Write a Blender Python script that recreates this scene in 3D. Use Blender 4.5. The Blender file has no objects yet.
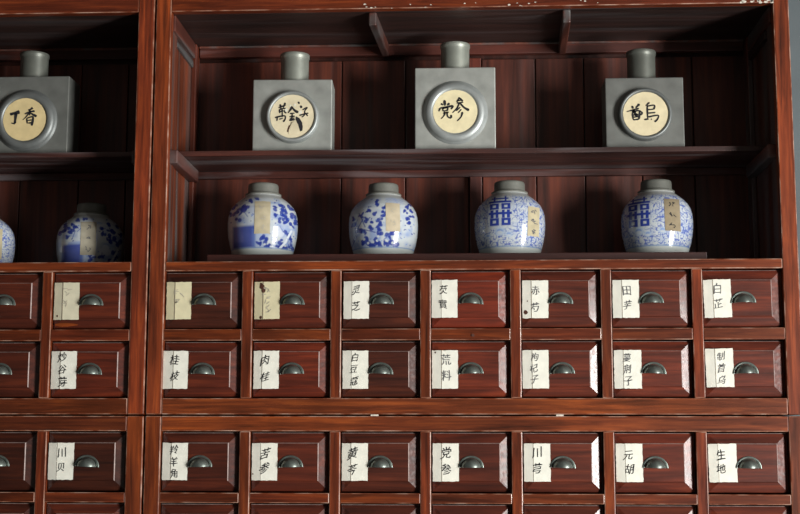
import bpy, bmesh, math, random
import numpy as np
from mathutils import Vector, Matrix
random.seed(7)
C = bpy.context.scene.collection
PI = math.pi

# ------------------------------------------------------------------ materials
def new_mat(name):
    m = bpy.data.materials.new(name); m.use_nodes = True
    nt = m.node_tree; b = nt.nodes['Principled BSDF']
    return m, nt, b

def N(nt, kind, **kw):
    n = nt.nodes.new(kind)
    for k, v in kw.items():
        setattr(n, k, v)
    return n

def ramp(nt, stops):
    r = N(nt, 'ShaderNodeValToRGB')
    e = r.color_ramp.elements
    while len(e) < len(stops): e.new(0.5)
    for i, (p, c) in enumerate(stops):
        e[i].position = p; e[i].color = (*c, 1)
    return r

def wood(name, dark, mid, light, scale, rough=(0.25, 0.45), coat=0.25, drift=0.0, dust=0.0, tint=True, spec=0.5, island=False, crough=0.18, dlo=0.53, dcol=(0.20, 0.20, 0.21)):
    """lacquered wood: long grain streaks, slow colour drift, optional grey dusty wear streaks"""
    m, nt, b = new_mat(name); L = nt.links
    tc = N(nt, 'ShaderNodeTexCoord'); oi = N(nt, 'ShaderNodeObjectInfo')
    mul = N(nt, 'ShaderNodeMath', operation='MULTIPLY'); mul.inputs[1].default_value = 37.0
    L.new(oi.outputs['Random'], mul.inputs[0])
    add = N(nt, 'ShaderNodeVectorMath', operation='ADD')
    L.new(tc.outputs['Object'], add.inputs[0]); L.new(mul.outputs[0], add.inputs[1])
    src = add
    if island:
        ge = N(nt, 'ShaderNodeNewGeometry')
        mu2 = N(nt, 'ShaderNodeMath', operation='MULTIPLY'); mu2.inputs[1].default_value = 11.0
        L.new(ge.outputs['Random Per Island'], mu2.inputs[0])
        add2 = N(nt, 'ShaderNodeVectorMath', operation='ADD')
        L.new(add.outputs[0], add2.inputs[0]); L.new(mu2.outputs[0], add2.inputs[1]); src = add2
    mp = N(nt, 'ShaderNodeMapping'); mp.inputs['Scale'].default_value = scale
    L.new(src.outputs[0], mp.inputs['Vector'])
    n1 = N(nt, 'ShaderNodeTexNoise'); n1.inputs['Scale'].default_value = 1.0
    n1.inputs['Detail'].default_value = 7; n1.inputs['Roughness'].default_value = 0.62; n1.inputs['Distortion'].default_value = 0.5
    L.new(mp.outputs[0], n1.inputs['Vector'])
    r1 = ramp(nt, [(0.28, dark), (0.52, mid), (0.74, light)])
    L.new(n1.outputs['Fac'], r1.inputs[0])
    n2 = N(nt, 'ShaderNodeTexNoise'); n2.inputs['Scale'].default_value = 5.0; n2.inputs['Detail'].default_value = 3
    L.new(src.outputs[0], n2.inputs['Vector'])
    mr = N(nt, 'ShaderNodeMapRange'); mr.inputs[1].default_value = 0.3; mr.inputs[2].default_value = 0.7
    mr.inputs[3].default_value = 0.72; mr.inputs[4].default_value = 1.2
    L.new(n2.outputs['Fac'], mr.inputs[0])
    vm = N(nt, 'ShaderNodeVectorMath', operation='SCALE')
    L.new(r1.outputs[0], vm.inputs[0]); L.new(mr.outputs[0], vm.inputs['Scale'])
    col = vm.outputs[0]
    if tint:
        v2 = N(nt, 'ShaderNodeVectorMath', operation='MULTIPLY')
        L.new(col, v2.inputs[0]); L.new(oi.outputs['Color'], v2.inputs[1]); col = v2.outputs[0]
    if drift > 0:                                             # broad patches of paler orange wood
        n4 = N(nt, 'ShaderNodeTexNoise'); n4.inputs['Scale'].default_value = 2.6; n4.inputs['Detail'].default_value = 4
        L.new(src.outputs[0], n4.inputs['Vector'])
        m4 = N(nt, 'ShaderNodeMapRange'); m4.inputs[1].default_value = .50; m4.inputs[2].default_value = .66; m4.inputs[3].default_value = 0; m4.inputs[4].default_value = drift
        L.new(n4.outputs['Fac'], m4.inputs[0])
        x4 = N(nt, 'ShaderNodeMix', data_type='RGBA'); L.new(m4.outputs[0], x4.inputs['Factor']); L.new(col, x4.inputs['A'])
        v4 = N(nt, 'ShaderNodeVectorMath', operation='MULTIPLY'); v4.inputs[1].default_value = (1.65, 1.6, 1.1)
        L.new(col, v4.inputs[0]); L.new(v4.outputs[0], x4.inputs['B']); col = x4.outputs['Result']
    if dust > 0:
        n3 = N(nt, 'ShaderNodeTexNoise'); n3.inputs['Scale'].default_value = 0.45; n3.inputs['Detail'].default_value = 5
        n3.inputs['Distortion'].default_value = 1.2
        L.new(mp.outputs[0], n3.inputs['Vector'])
        m3 = N(nt, 'ShaderNodeMapRange'); m3.inputs[1].default_value = dlo; m3.inputs[2].default_value = dlo + .21
        m3.inputs[3].default_value = 0; m3.inputs[4].default_value = dust
        L.new(n3.outputs['Fac'], m3.inputs[0])
        mx = N(nt, 'ShaderNodeMix', data_type='RGBA'); mx.inputs['B'].default_value = (*dcol, 1)
        L.new(m3.outputs[0], mx.inputs['Factor']); L.new(col, mx.inputs['A']); col = mx.outputs['Result']
    L.new(col, b.inputs['Base Color'])
    m2 = N(nt, 'ShaderNodeMapRange'); m2.inputs[3].default_value = rough[0]; m2.inputs[4].default_value = rough[1]
    L.new(n1.outputs['Fac'], m2.inputs[0]); L.new(m2.outputs[0], b.inputs['Roughness'])
    b.inputs['Coat Weight'].default_value = coat; b.inputs['Coat Roughness'].default_value = crough
    if crough < 0.15:
        n5 = N(nt, 'ShaderNodeTexNoise'); n5.inputs['Scale'].default_value = 140.0; n5.inputs['Detail'].default_value = 4
        L.new(src.outputs[0], n5.inputs['Vector'])
        m5 = N(nt, 'ShaderNodeMapRange'); m5.inputs[1].default_value = .42; m5.inputs[2].default_value = .66; m5.inputs[3].default_value = crough; m5.inputs[4].default_value = .27
        L.new(n5.outputs['Fac'], m5.inputs[0]); L.new(m5.outputs[0], b.inputs['Coat Roughness'])
    b.inputs['Specular IOR Level'].default_value = spec
    bp = N(nt, 'ShaderNodeBump'); bp.inputs['Strength'].default_value = 0.12; bp.inputs['Distance'].default_value = 0.002
    L.new(n1.outputs['Fac'], bp.inputs['Height']); L.new(bp.outputs[0], b.inputs['Normal'])
    return m

RD, RM, RL = (0.036, 0.009, 0.005), (0.130, 0.025, 0.009), (0.26, 0.053, 0.013)
FRAME_V = wood('frame_wood_upright', RD, RM, RL, (90, 90, 5), coat=.14, spec=.3, drift=.65)
FRAME_H = wood('frame_wood_level', RD, RM, RL, (5, 90, 90), coat=.14, spec=.3, drift=.65)
DRAWER = wood('drawer_wood', (0.028, 0.008, 0.005), (0.078, 0.016, 0.008), (0.145, 0.029, 0.011), (4.5, 80, 80), rough=(0.38, 0.5), coat=0.45, spec=0.25, crough=0.10)
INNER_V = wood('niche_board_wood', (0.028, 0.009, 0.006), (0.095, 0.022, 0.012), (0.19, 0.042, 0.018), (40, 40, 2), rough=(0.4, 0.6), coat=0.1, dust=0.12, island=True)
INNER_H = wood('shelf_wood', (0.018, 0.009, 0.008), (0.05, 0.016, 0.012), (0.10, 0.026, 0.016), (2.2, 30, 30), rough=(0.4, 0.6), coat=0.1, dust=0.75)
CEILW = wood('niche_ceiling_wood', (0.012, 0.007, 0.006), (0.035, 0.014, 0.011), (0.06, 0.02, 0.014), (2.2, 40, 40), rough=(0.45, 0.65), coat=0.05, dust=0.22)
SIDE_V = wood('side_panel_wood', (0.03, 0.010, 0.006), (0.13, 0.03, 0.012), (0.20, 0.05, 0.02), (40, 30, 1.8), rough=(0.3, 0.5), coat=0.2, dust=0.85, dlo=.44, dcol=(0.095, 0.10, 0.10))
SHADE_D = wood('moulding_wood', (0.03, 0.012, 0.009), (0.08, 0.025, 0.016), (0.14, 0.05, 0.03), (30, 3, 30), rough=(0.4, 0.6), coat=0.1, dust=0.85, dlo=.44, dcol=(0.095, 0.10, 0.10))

def simple(name, col, rough=0.5, metal=0.0, var=0.0, vscale=20.0, coat=0.0, tint=False, bump=0.0, spec=0.5):
    m, nt, b = new_mat(name); L = nt.links
    b.inputs['Roughness'].default_value = rough; b.inputs['Metallic'].default_value = metal
    b.inputs['Coat Weight'].default_value = coat; b.inputs['Specular IOR Level'].default_value = spec
    tc = N(nt, 'ShaderNodeTexCoord')
    n = N(nt, 'ShaderNodeTexNoise'); n.inputs['Scale'].default_value = vscale; n.inputs['Detail'].default_value = 6
    L.new(tc.outputs['Object'], n.inputs['Vector'])
    lo = tuple(c * (1 - var) for c in col); hi = tuple(min(1, c * (1 + var)) for c in col)
    r = ramp(nt, [(0.3, lo), (0.7, hi)]); L.new(n.outputs['Fac'], r.inputs[0])
    out = r.outputs[0]
    if tint:
        oi = N(nt, 'ShaderNodeObjectInfo'); v = N(nt, 'ShaderNodeVectorMath', operation='MULTIPLY')
        L.new(out, v.inputs[0]); L.new(oi.outputs['Color'], v.inputs[1]); out = v.outputs[0]
    L.new(out, b.inputs['Base Color'])
    if bump:
        bp = N(nt, 'ShaderNodeBump'); bp.inputs['Strength'].default_value = bump; bp.inputs['Distance'].default_value = 0.003
        L.new(n.outputs['Fac'], bp.inputs['Height']); L.new(bp.outputs[0], b.inputs['Normal'])
    return m

PEWTER = simple('pewter', (0.40, 0.42, 0.39), 0.45, 0.4, 0.16, 26, tint=True, bump=0.06)
HANDLE = simple('handle_bronze', (0.18, 0.21, 0.19), 0.36, 0.75, 0.35, 70)
PAPER = simple('paper', (0.74, 0.74, 0.65), 0.85, 0, 0.07, 45, tint=True, bump=0.15, spec=0.2)
DISC = simple('disc_paper', (0.70, 0.64, 0.47), 0.85, 0, 0.10, 40, tint=True, bump=0.15, spec=0.2)
JARPAPER = simple('jar_paper', (0.43, 0.40, 0.31), 0.85, 0, 0.12, 50, tint=True, spec=0.2)
RUBBED_GLINT = simple('rubbed_glint_edge', (0.34, 0.27, 0.25), 0.4, 0, 0.35, 90, coat=0.3)  # wear and edge highlight both put into this pale colour
def rubbed_wood():
    m, nt, b = new_mat('rubbed_frame_edge'); L = nt.links
    tc = N(nt, 'ShaderNodeTexCoord'); oi = N(nt, 'ShaderNodeObjectInfo')
    ad = N(nt, 'ShaderNodeVectorMath', operation='ADD'); L.new(tc.outputs['Object'], ad.inputs[0]); L.new(oi.outputs['Random'], ad.inputs[1])
    n = N(nt, 'ShaderNodeTexNoise'); n.inputs['Scale'].default_value = 28; n.inputs['Detail'].default_value = 5
    L.new(ad.outputs[0], n.inputs['Vector'])
    r = ramp(nt, [(.40, (.13, .030, .011)), (.52, (.26, .11, .065)), (.66, (.38, .24, .18))]); L.new(n.outputs['Fac'], r.inputs[0])
    L.new(r.outputs[0], b.inputs['Base Color']); b.inputs['Roughness'].default_value = .42; b.inputs['Coat Weight'].default_value = .12
    return m
RUBFRAME = rubbed_wood()
INK = simple('ink', (0.022, 0.022, 0.026), 0.7, spec=0.2)
INKGREY = simple('faded_ink', (0.13, 0.13, 0.135), 0.8, spec=0.2)
FAINT = simple('faint_ink', (0.42, 0.39, 0.31), 0.8, spec=0.2)
CREASE = simple('paper_crease', (0.22, 0.18, 0.13), 0.9, spec=0.1)
TORN = simple('torn_brown', (0.07, 0.022, 0.012), 0.8)
CHIP = simple('chipped_plaster', (0.62, 0.58, 0.50), 0.9, 0, 0.25, 150)
STONEWARE = simple('unglazed_stoneware', (0.135, 0.14, 0.122), 0.6, 0, 0.12, 40, tint=True, bump=0.05)
GREYWALL = simple('wall_plaster_grey', (0.115, 0.14, 0.15), 0.8, 0, 0.10, 6, bump=0.1)
ROOMWALL = simple('wall_plaster', (0.06, 0.06, 0.056), 0.9, 0, 0.05, 3)
FLOORM = simple('floor_stone', (0.10, 0.096, 0.09), 0.55, 0, 0.15, 8)
CEILM = simple('ceiling_wood', (0.05, 0.04, 0.035), 0.8, 0, 0.1, 8)

def porcelain():
    m, nt, b = new_mat('porcelain'); L = nt.links
    a = N(nt, 'ShaderNodeVertexColor'); a.layer_name = 'paint'
    L.new(a.outputs['Color'], b.inputs['Base Color'])
    b.inputs['Roughness'].default_value = 0.16; b.inputs['Coat Weight'].default_value = 0.3; b.inputs['Coat Roughness'].default_value = 0.08
    return m
PORCELAIN = porcelain()

# ------------------------------------------------------------------ mesh helpers
def link_mesh(name, bm, mats, parent=None, loc=(0, 0, 0), smooth=False):
    me = bpy.data.meshes.new(name)
    bm.normal_update(); bm.to_mesh(me); bm.free()
    for m in (mats if isinstance(mats, (list, tuple)) else [mats]): me.materials.append(m)
    if smooth:
        for p in me.polygons: p.use_smooth = True
    o = bpy.data.objects.new(name, me); C.objects.link(o); o.location = loc
    if parent: o.parent = parent
    return o

def add_box(bm, x0, x1, y0, y1, z0, z1, bev=0.0, mi=0):
    g = bmesh.ops.create_cube(bm, size=1.0)
    vs = g['verts']
    bmesh.ops.scale(bm, vec=(x1 - x0, y1 - y0, z1 - z0), verts=vs)
    bmesh.ops.translate(bm, vec=((x0 + x1) / 2, (y0 + y1) / 2, (z0 + z1) / 2), verts=vs)
    fs = {f for v in vs for f in v.link_faces}
    for f in fs: f.material_index = mi
    if bev:
        es = list({e for v in vs for e in v.link_edges})
        bmesh.ops.bevel(bm, geom=es, offset=bev, segments=2, profile=0.5, affect='EDGES')

def add_lathe(bm, prof, n=48, axis='z', mi=0, cap0=True, cap1=True):
    rings = []
    for r, z in prof:
        ring = []
        for i in range(n):
            a = 2 * PI * i / n
            if axis == 'z': p = (r * math.cos(a), r * math.sin(a), z)
            else: p = (r * math.cos(a), z, r * math.sin(a))          # axis along y
            ring.append(bm.verts.new(p))
        rings.append(ring)
    for a, b in zip(rings, rings[1:]):
        for i in range(n):
            f = bm.faces.new((a[i], a[(i + 1) % n], b[(i + 1) % n], b[i])); f.material_index = mi; f.smooth = True
    if cap0: f = bm.faces.new(rings[0][::-1]); f.material_index = mi
    if cap1: f = bm.faces.new(rings[-1]); f.material_index = mi
    return rings

def empty(name, loc, label, cat, group=None):
    o = bpy.data.objects.new(name, None); C.objects.link(o); o.location = loc
    o['label'] = label; o['category'] = cat
    if group: o['group'] = group
    return o

def structure(o): o['kind'] = 'structure'; return o

def tone(k=1.0, warm=0.0):
    return (k * (1 + warm), k * (1 + warm * 0.3), k, 1)

# ------------------------------------------------------------------ writing
GLY = {}
def glyph(ch):
    """outline of a character as flat mesh data, centred, about one unit tall"""
    if ch not in GLY:
        cu = bpy.data.curves.new('glyph', 'FONT'); cu.body = ch; cu.resolution_u = 3
        ob = bpy.data.objects.new('glyph', cu); C.objects.link(ob)
        dg = bpy.context.evaluated_depsgraph_get()
        me = bpy.data.meshes.new_from_object(ob.evaluated_get(dg))
        vs = [(v.co.x, v.co.y) for v in me.vertices]; fs = [tuple(p.vertices) for p in me.polygons]
        bpy.data.objects.remove(ob); bpy.data.curves.remove(cu); bpy.data.meshes.remove(me)
        xs = [v[0] for v in vs]; ys = [v[1] for v in vs]
        cx, cy = (min(xs) + max(xs)) / 2, (min(ys) + max(ys)) / 2
        s = 1 / max(max(xs) - min(xs), max(ys) - min(ys))
        GLY[ch] = ([((x - cx) * s, (y - cy) * s) for x, y in vs], fs)
    return GLY[ch]

def ribbon(pts, w0, w1, sub=5):
    """brush stroke: tapered ribbon through points -> list of left/right pairs"""
    P = [Vector(p) for p in pts]; out = []
    Q = []
    for i in range(len(P) - 1):
        a = P[max(i - 1, 0)]; b = P[i]; c = P[i + 1]; d = P[min(i + 2, len(P) - 1)]
        for k in range(sub):
            t = k / sub
            q = 0.5 * ((2 * b) + (c - a) * t + (2 * a - 5 * b + 4 * c - d) * t * t + (3 * b - a - 3 * c + d) * t ** 3)
            Q.append(q if len(P) > 2 else b.lerp(c, t))
    Q.append(P[-1])
    n = len(Q)
    for i, q in enumerate(Q):
        d = (Q[min(i + 1, n - 1)] - Q[max(i - 1, 0)])
        d = d.normalized() if d.length > 0 else Vector((1, 0))
        nn = Vector((-d.y, d.x)); t = i / (n - 1)
        w = (w0 + (w1 - w0) * t) * 0.5
        if i == 0 or i == n - 1: w *= 0.45
        w *= 1 + 0.12 * math.sin(7 * t + w0)
        out.append((q + nn * w, q - nn * w))
    return out

def add_ribbon(bm, pts, w0, w1, place, mi):
    pr = ribbon(pts, w0, w1)
    vv = [(bm.verts.new(place(*a)), bm.verts.new(place(*b))) for a, b in pr]
    for (a, b), (c, d) in zip(vv, vv[1:]):
        f = bm.faces.new((a, b, d, c)); f.material_index = mi

def scribble(cx, cy, size, rng, n=4):
    """strokes of an illegible, faded character"""
    S = []
    for k in range(n):
        x, y = cx + rng.uniform(-.4, .4) * size, cy + rng.uniform(-.45, .45) * size
        a = rng.choice([0.15, 1.3, -0.8, 0.7]); l = rng.uniform(.3, .7) * size
        S.append([(x - math.cos(a) * l / 2, y - math.sin(a) * l / 2), (x + 0.05 * size, y), (x + math.cos(a) * l / 2, y + math.sin(a) * l / 2)])
    return S

# ------------------------------------------------------------------ drawers
DW, DH = 0.1765, 0.1315          # opening
MGN, MGB = 0.0225, 0.0215        # sloping margin round the raised field
Y_RIM, Y_SLOPE, Y_FIELD = 0.0145, 0.0068, 0.0044

def drawer_mesh(w=DW, h=DH):
    bm = bmesh.new()
    W, H = w / 2 - 0.0021, h / 2 - 0.0030
    loops = [(W, H, 0.26), (W, H, Y_RIM + 0.001), (W - 0.001, H - 0.001, Y_RIM),
             (W - MGN, H - MGB, Y_SLOPE), (W - MGN - 0.0017, H - MGB - 0.0015, Y_FIELD), ]
    rings = []
    for a, b, y in loops:
        rings.append([bm.verts.new(p) for p in ((-a, y, -b), (a, y, -b), (a, y, b), (-a, y, b))])
    for r, s in zip(rings, rings[1:]):
        for i in range(4):
            f = bm.faces.new((r[i], r[(i + 1) % 4], s[(i + 1) % 4], s[i]))
            if (s is rings[-1] or s is rings[2]) and i in (1, 2): f.material_index = 1      # rubbed lacquer plus painted glint on right and top edges
    bm.faces.new(rings[-1]); bm.faces.new(rings[0][::-1])
    bmesh.ops.recalc_face_normals(bm, faces=bm.faces)
    return bm

def handle_mesh():
    """half-moon cup pull: flat half-ring flange and a hollow quarter dome open below"""
    bm = bmesh.new()
    R0, R1, n = 0.0282, 0.0228, 24
    hz = 0.92
    # flange
    def arc(r, y): return [bm.verts.new((-r * math.cos(PI * i / n), y, r * hz * math.sin(PI * i / n))) for i in range(n + 1)]
    a, b, c, d, e, g = arc(R0, 0), arc(R0, -0.0016), arc(R0 - 0.0008, -0.0024), arc(R1 + 0.0016, -0.0024), arc(R1 + 0.0008, -0.0012), arc(R1, -0.0012)
    for p, q in ((a, b), (b, c), (c, d), (d, e), (e, g)):
        for i in range(n):
            f = bm.faces.new((p[i], p[i + 1], q[i + 1], q[i])); f.smooth = True
    # dome: outside and inside shells
    def dome(r, dep):
        rows = []
        m = 12
        for j in range(m + 1):
            t = PI / 2 * j / m
            rr, y = r * math.cos(t), -0.0012 - dep * math.sin(t)
            rr = max(rr, 0.0006)
            rows.append([bm.verts.new((-rr * math.cos(PI * i / n), y, rr * hz * math.sin(PI * i / n))) for i in range(n + 1)])
        for p, q in zip(rows, rows[1:]):
            for i in range(n):
                f = bm.faces.new((p[i], p[i + 1], q[i + 1], q[i])); f.smooth = True
        return rows
    o = dome(R1 - .0012, 0.0185); inn = dome(R1 - 0.0028, 0.0169)
    for p, q in zip(range(12), range(1, 13)):               # lip joining the shells along the open edge
        for s in (0, n):
            bm.faces.new((o[p][s], o[q][s], inn[q][s], inn[p][s]))
    # screw dimples on the flange crown
    bmesh.ops.recalc_face_normals(bm, faces=bm.faces)
    return bm

def label_y(x, fold, x0):
    """paper lies on the field right of the fold, bends back over the sloping margin left of it"""
    if x >= fold: return Y_FIELD - 0.0006
    return Y_FIELD - 0.0006 + (fold - x) / max(fold - x0, 1e-6) * 0.0045

def label_mesh(spec, rng):
    lw, lh = spec.get('w', 0.0575), spec.get('h', 0.0845)
    x0 = -DW / 2 + 0.0035 + spec.get('dx', 0); x1 = x0 + lw
    z1 = DH / 2 - 0.0245 + spec.get('dz', 0); z0 = z1 - lh
    fold = -DW / 2 + MGN + 0.0014
    rot = spec.get('rot', 0)
    bm = bmesh.new()
    def put(x, z, off=0.0):
        xx = x + rot * (z - (z0 + z1) / 2)
        zz = z - rot * (x - (x0 + x1) / 2)
        return (xx, label_y(xx, fold, x0 - 0.001) - off, zz)
    # sheet with slightly ragged edges
    nx, nz = 10, 14
    xs = sorted([x0 + lw * i / nx for i in range(nx + 1)] + [fold])
    grid = []
    for j in range(nz + 1):
        row = []
        for i, x in enumerate(xs):
            z = z0 + lh * j / nz
            jx = rng.uniform(-.0005, .0005) if i in (0, len(xs) - 1) else 0
            jz = rng.uniform(-.0006, .0006) if j in (0, nz) else 0
            row.append(bm.verts.new(put(x + jx, z + jz)))
        grid.append(row)
    for j in range(nz):
        for i in range(len(xs) - 1):
            bm.faces.new((grid[j][i], grid[j][i + 1], grid[j + 1][i + 1], grid[j + 1][i]))
    # crease line
    cw = spec.get('crease', 0.0007)
    if cw:
        f = bm.faces.new([bm.verts.new(put(x, z, 0.0004)) for x, z in ((fold - cw, z0), (fold + cw * .4, z0), (fold + cw * .4, z1), (fold - cw, z1))]); f.material_index = 2
    for hx, hz, hr in spec.get('holes', ()):
        vs = [bm.verts.new(put(x0 + hx * lw + hr * math.cos(a) * rng.uniform(.75, 1.2), z1 - hz * lh + hr * 1.25 * math.sin(a) * rng.uniform(.75, 1.2), 0.0006)) for a in [2 * PI * k / 10 for k in range(10)]]
        f = bm.faces.new(vs); f.material_index = 3
    ib = bmesh.new()
    txt = spec.get('text', '')
    for k, ch in enumerate(txt):
        n = len(txt)
        cz = spec.get('t0', 0.23) + (spec.get('t1', 0.72) - spec.get('t0', 0.23)) * (k / max(n - 1, 1))
        sz = 0.88 * spec.get('size', 0.0245 if n == 2 else 0.0215) * rng.uniform(.92, 1.08)
        vs, fs = glyph(ch)
        cx = x0 + lw * (spec.get('tx', 0.47) + rng.uniform(-.03, .03)); cz = z1 - lh * cz
        sh, up = rng.uniform(0.0, .22), rng.uniform(.05, .22); ph = rng.uniform(0, 6)
        bv = []
        for gx, gy in vs:
            x = gx * .9 + sh * gy + .05 * math.sin(4 * gy + ph); y = gy + up * gx + .05 * math.sin(5 * gx + ph)
            bv.append(ib.verts.new((cx + x * sz, 0, cz + y * sz)))
        for f in fs:
            try: ib.faces.new([bv[i] for i in f])
            except ValueError: pass
    if spec.get('faint'):
        for k in range(spec['faint']):
            for s in scribble(x0 + lw * .5, z1 - lh * (.25 + .25 * k), .02, rng):
                add_ribbon(ib, s, .0022, .0012, lambda x, y: (x, 0, y), 0)
    if ib.faces:
        bmesh.ops.bisect_plane(ib, geom=ib.verts[:] + ib.edges[:] + ib.faces[:], plane_co=(fold, 0, 0), plane_no=(1, 0, 0))
        ib.verts.index_update()
        mp = [bm.verts.new(put(v.co.x, v.co.z, 0.0009)) for v in ib.verts]
        for f in ib.faces:
            try: g = bm.faces.new([mp[v.index] for v in f.verts]); g.material_index = 1
            except ValueError: pass
    ib.free()
    bm.normal_update()
    for f in bm.faces:
        if f.normal.y > 0: f.normal_flip()
    return bm

DRAWER_ME = None; HANDLE_ME = None
def make_drawer(parent, cx, cz, w, h, tint, spec, rng):
    global DRAWER_ME, HANDLE_ME
    if DRAWER_ME is None:
        o = link_mesh('drawer', drawer_mesh(), [DRAWER, RUBBED_GLINT], parent); DRAWER_ME = o.data
        hd = link_mesh('handle', handle_mesh(), HANDLE, o); HANDLE_ME = hd.data
    else:
        o = bpy.data.objects.new('drawer', DRAWER_ME); C.objects.link(o); o.parent = parent
        hd = bpy.data.objects.new('handle', HANDLE_ME); C.objects.link(hd); hd.parent = o
    o.location = (cx, 0, cz); o.color = (*tint, 1); o.scale = (w / DW, 1, h / DH)
    hd.location = (rng.uniform(-.001, .002) + spec.get('hx', 0), Y_FIELD, -0.011 + spec.get('hz', 0)); hd.scale = (DW / w, 1, DH / h)
    hd.rotation_euler.y = rng.uniform(-.03, .05)
    hd['label'] = 'dark metal half-moon cup handle'
    if spec.get('worn'):                                      # lacquer scraped to bare orange wood on the lower slope
        bm = bmesh.new(); rg = random.Random(4)
        lo_ = [(-.082, -.0560), (-.07, -.0590), (-.055, -.0585), (-.042, -.0570), (-.030, -.0550)]
        hi_ = [(-.082, -.0525), (-.07, -.0500), (-.055, -.0492), (-.042, -.0515), (-.030, -.0538)]
        sl = lambda z: Y_RIM - (z + .0627) / MGB * (Y_RIM - Y_SLOPE) - .0005
        A = [bm.verts.new((x, sl(z), z)) for x, z in lo_]; B = [bm.verts.new((x, sl(z), z)) for x, z in hi_]
        for i in range(4): bm.faces.new((A[i], A[i + 1], B[i + 1], B[i]))
        wp = link_mesh('worn_patch', bm, FRAME_H, o); wp.color = (2.0, 2.2, 1.3, 1); wp['label'] = 'bare orange wood where lacquer is scraped off'
    if spec.get('paper', True):
        l = link_mesh('paper_label', label_mesh(spec, rng), [PAPER, spec.get('ink', INK), CREASE, TORN], o)
        l.color = spec.get('col', (1, 1, 1, 1)); l.scale.z = DH / h
        l['label'] = spec.get('plabel', 'white paper label with black brush writing')
    return o

# ------------------------------------------------------------------ cabinets
STW, PITCH = 0.0355, 0.2003
DIM_R = (STW, PITCH, DW); DIM_L = (.0378, .2027, .1800)
Z_SEAM = 1.5563
ROWS_UP = [(1.7482, 1.8795), (1.5941, 1.7222)]
ROWS_LO = [(1.3864, 1.5208), (1.2310, 1.3642), (1.0755, 1.2085)]

def box(name, parent, x0, x1, y0, y1, z0, z1, mat, bev=0.0012, tint=(1, 1, 1)):
    """box given in place coordinates, made local to its cabinet"""
    bm = bmesh.new(); L = parent.location
    ctr = Vector(((x0 + x1) / 2, (y0 + y1) / 2, (z0 + z1) / 2))
    hx, hy, hz = (x1 - x0) / 2, (y1 - y0) / 2, (z1 - z0) / 2
    add_box(bm, -hx, hx, -hy, hy, -hz, hz, bev)
    mats = [mat]
    if mat in (FRAME_V, FRAME_H) and bev:
        mats.append(RUBFRAME); bm.normal_update()
        for q in bm.faces:
            if q.normal.y < -.25 and max(abs(q.normal.x), abs(q.normal.z)) > .25: q.material_index = 1
    o = link_mesh(name, bm, mats, parent, ctr - L); o.color = (*tint, 1)
    return o

def rt(rng, lo=.85, hi=1.15):
    k = rng.uniform(lo, hi); return (k, k * rng.uniform(.95, 1.1), k)

def mull_and_drawers(cab, x0, ncol, rows, zlo, zhi, specs, tints, rng, STW, PITCH, DW):
    for k in range(1, ncol):                                  # uprights between the columns
        xa = x0 + STW + PITCH * k - (PITCH - DW)
        box('mullion', cab, xa, xa + PITCH - DW, 0.0008, 0.022, zlo, zhi, FRAME_V, 0.002, rt(rng))
    for r, (za, zb) in enumerate(rows):
        for k in range(ncol):
            xa = x0 + STW + PITCH * k
            make_drawer(cab, xa + DW / 2 - cab.location.x, (za + zb) / 2 - cab.location.z, DW, zb - za,
                        tints.get((r, k), rt(rng, .75, 1.2)), specs.get((r, k), dict(paper=False)), rng)
            if r + 1 < len(rows):                             # short rail under this drawer
                box('drawer_rail', cab, xa, xa + DW, 0.001, 0.022, rows[r + 1][1], za, FRAME_H, 0.0018, rt(rng, .55, .85))

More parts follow.
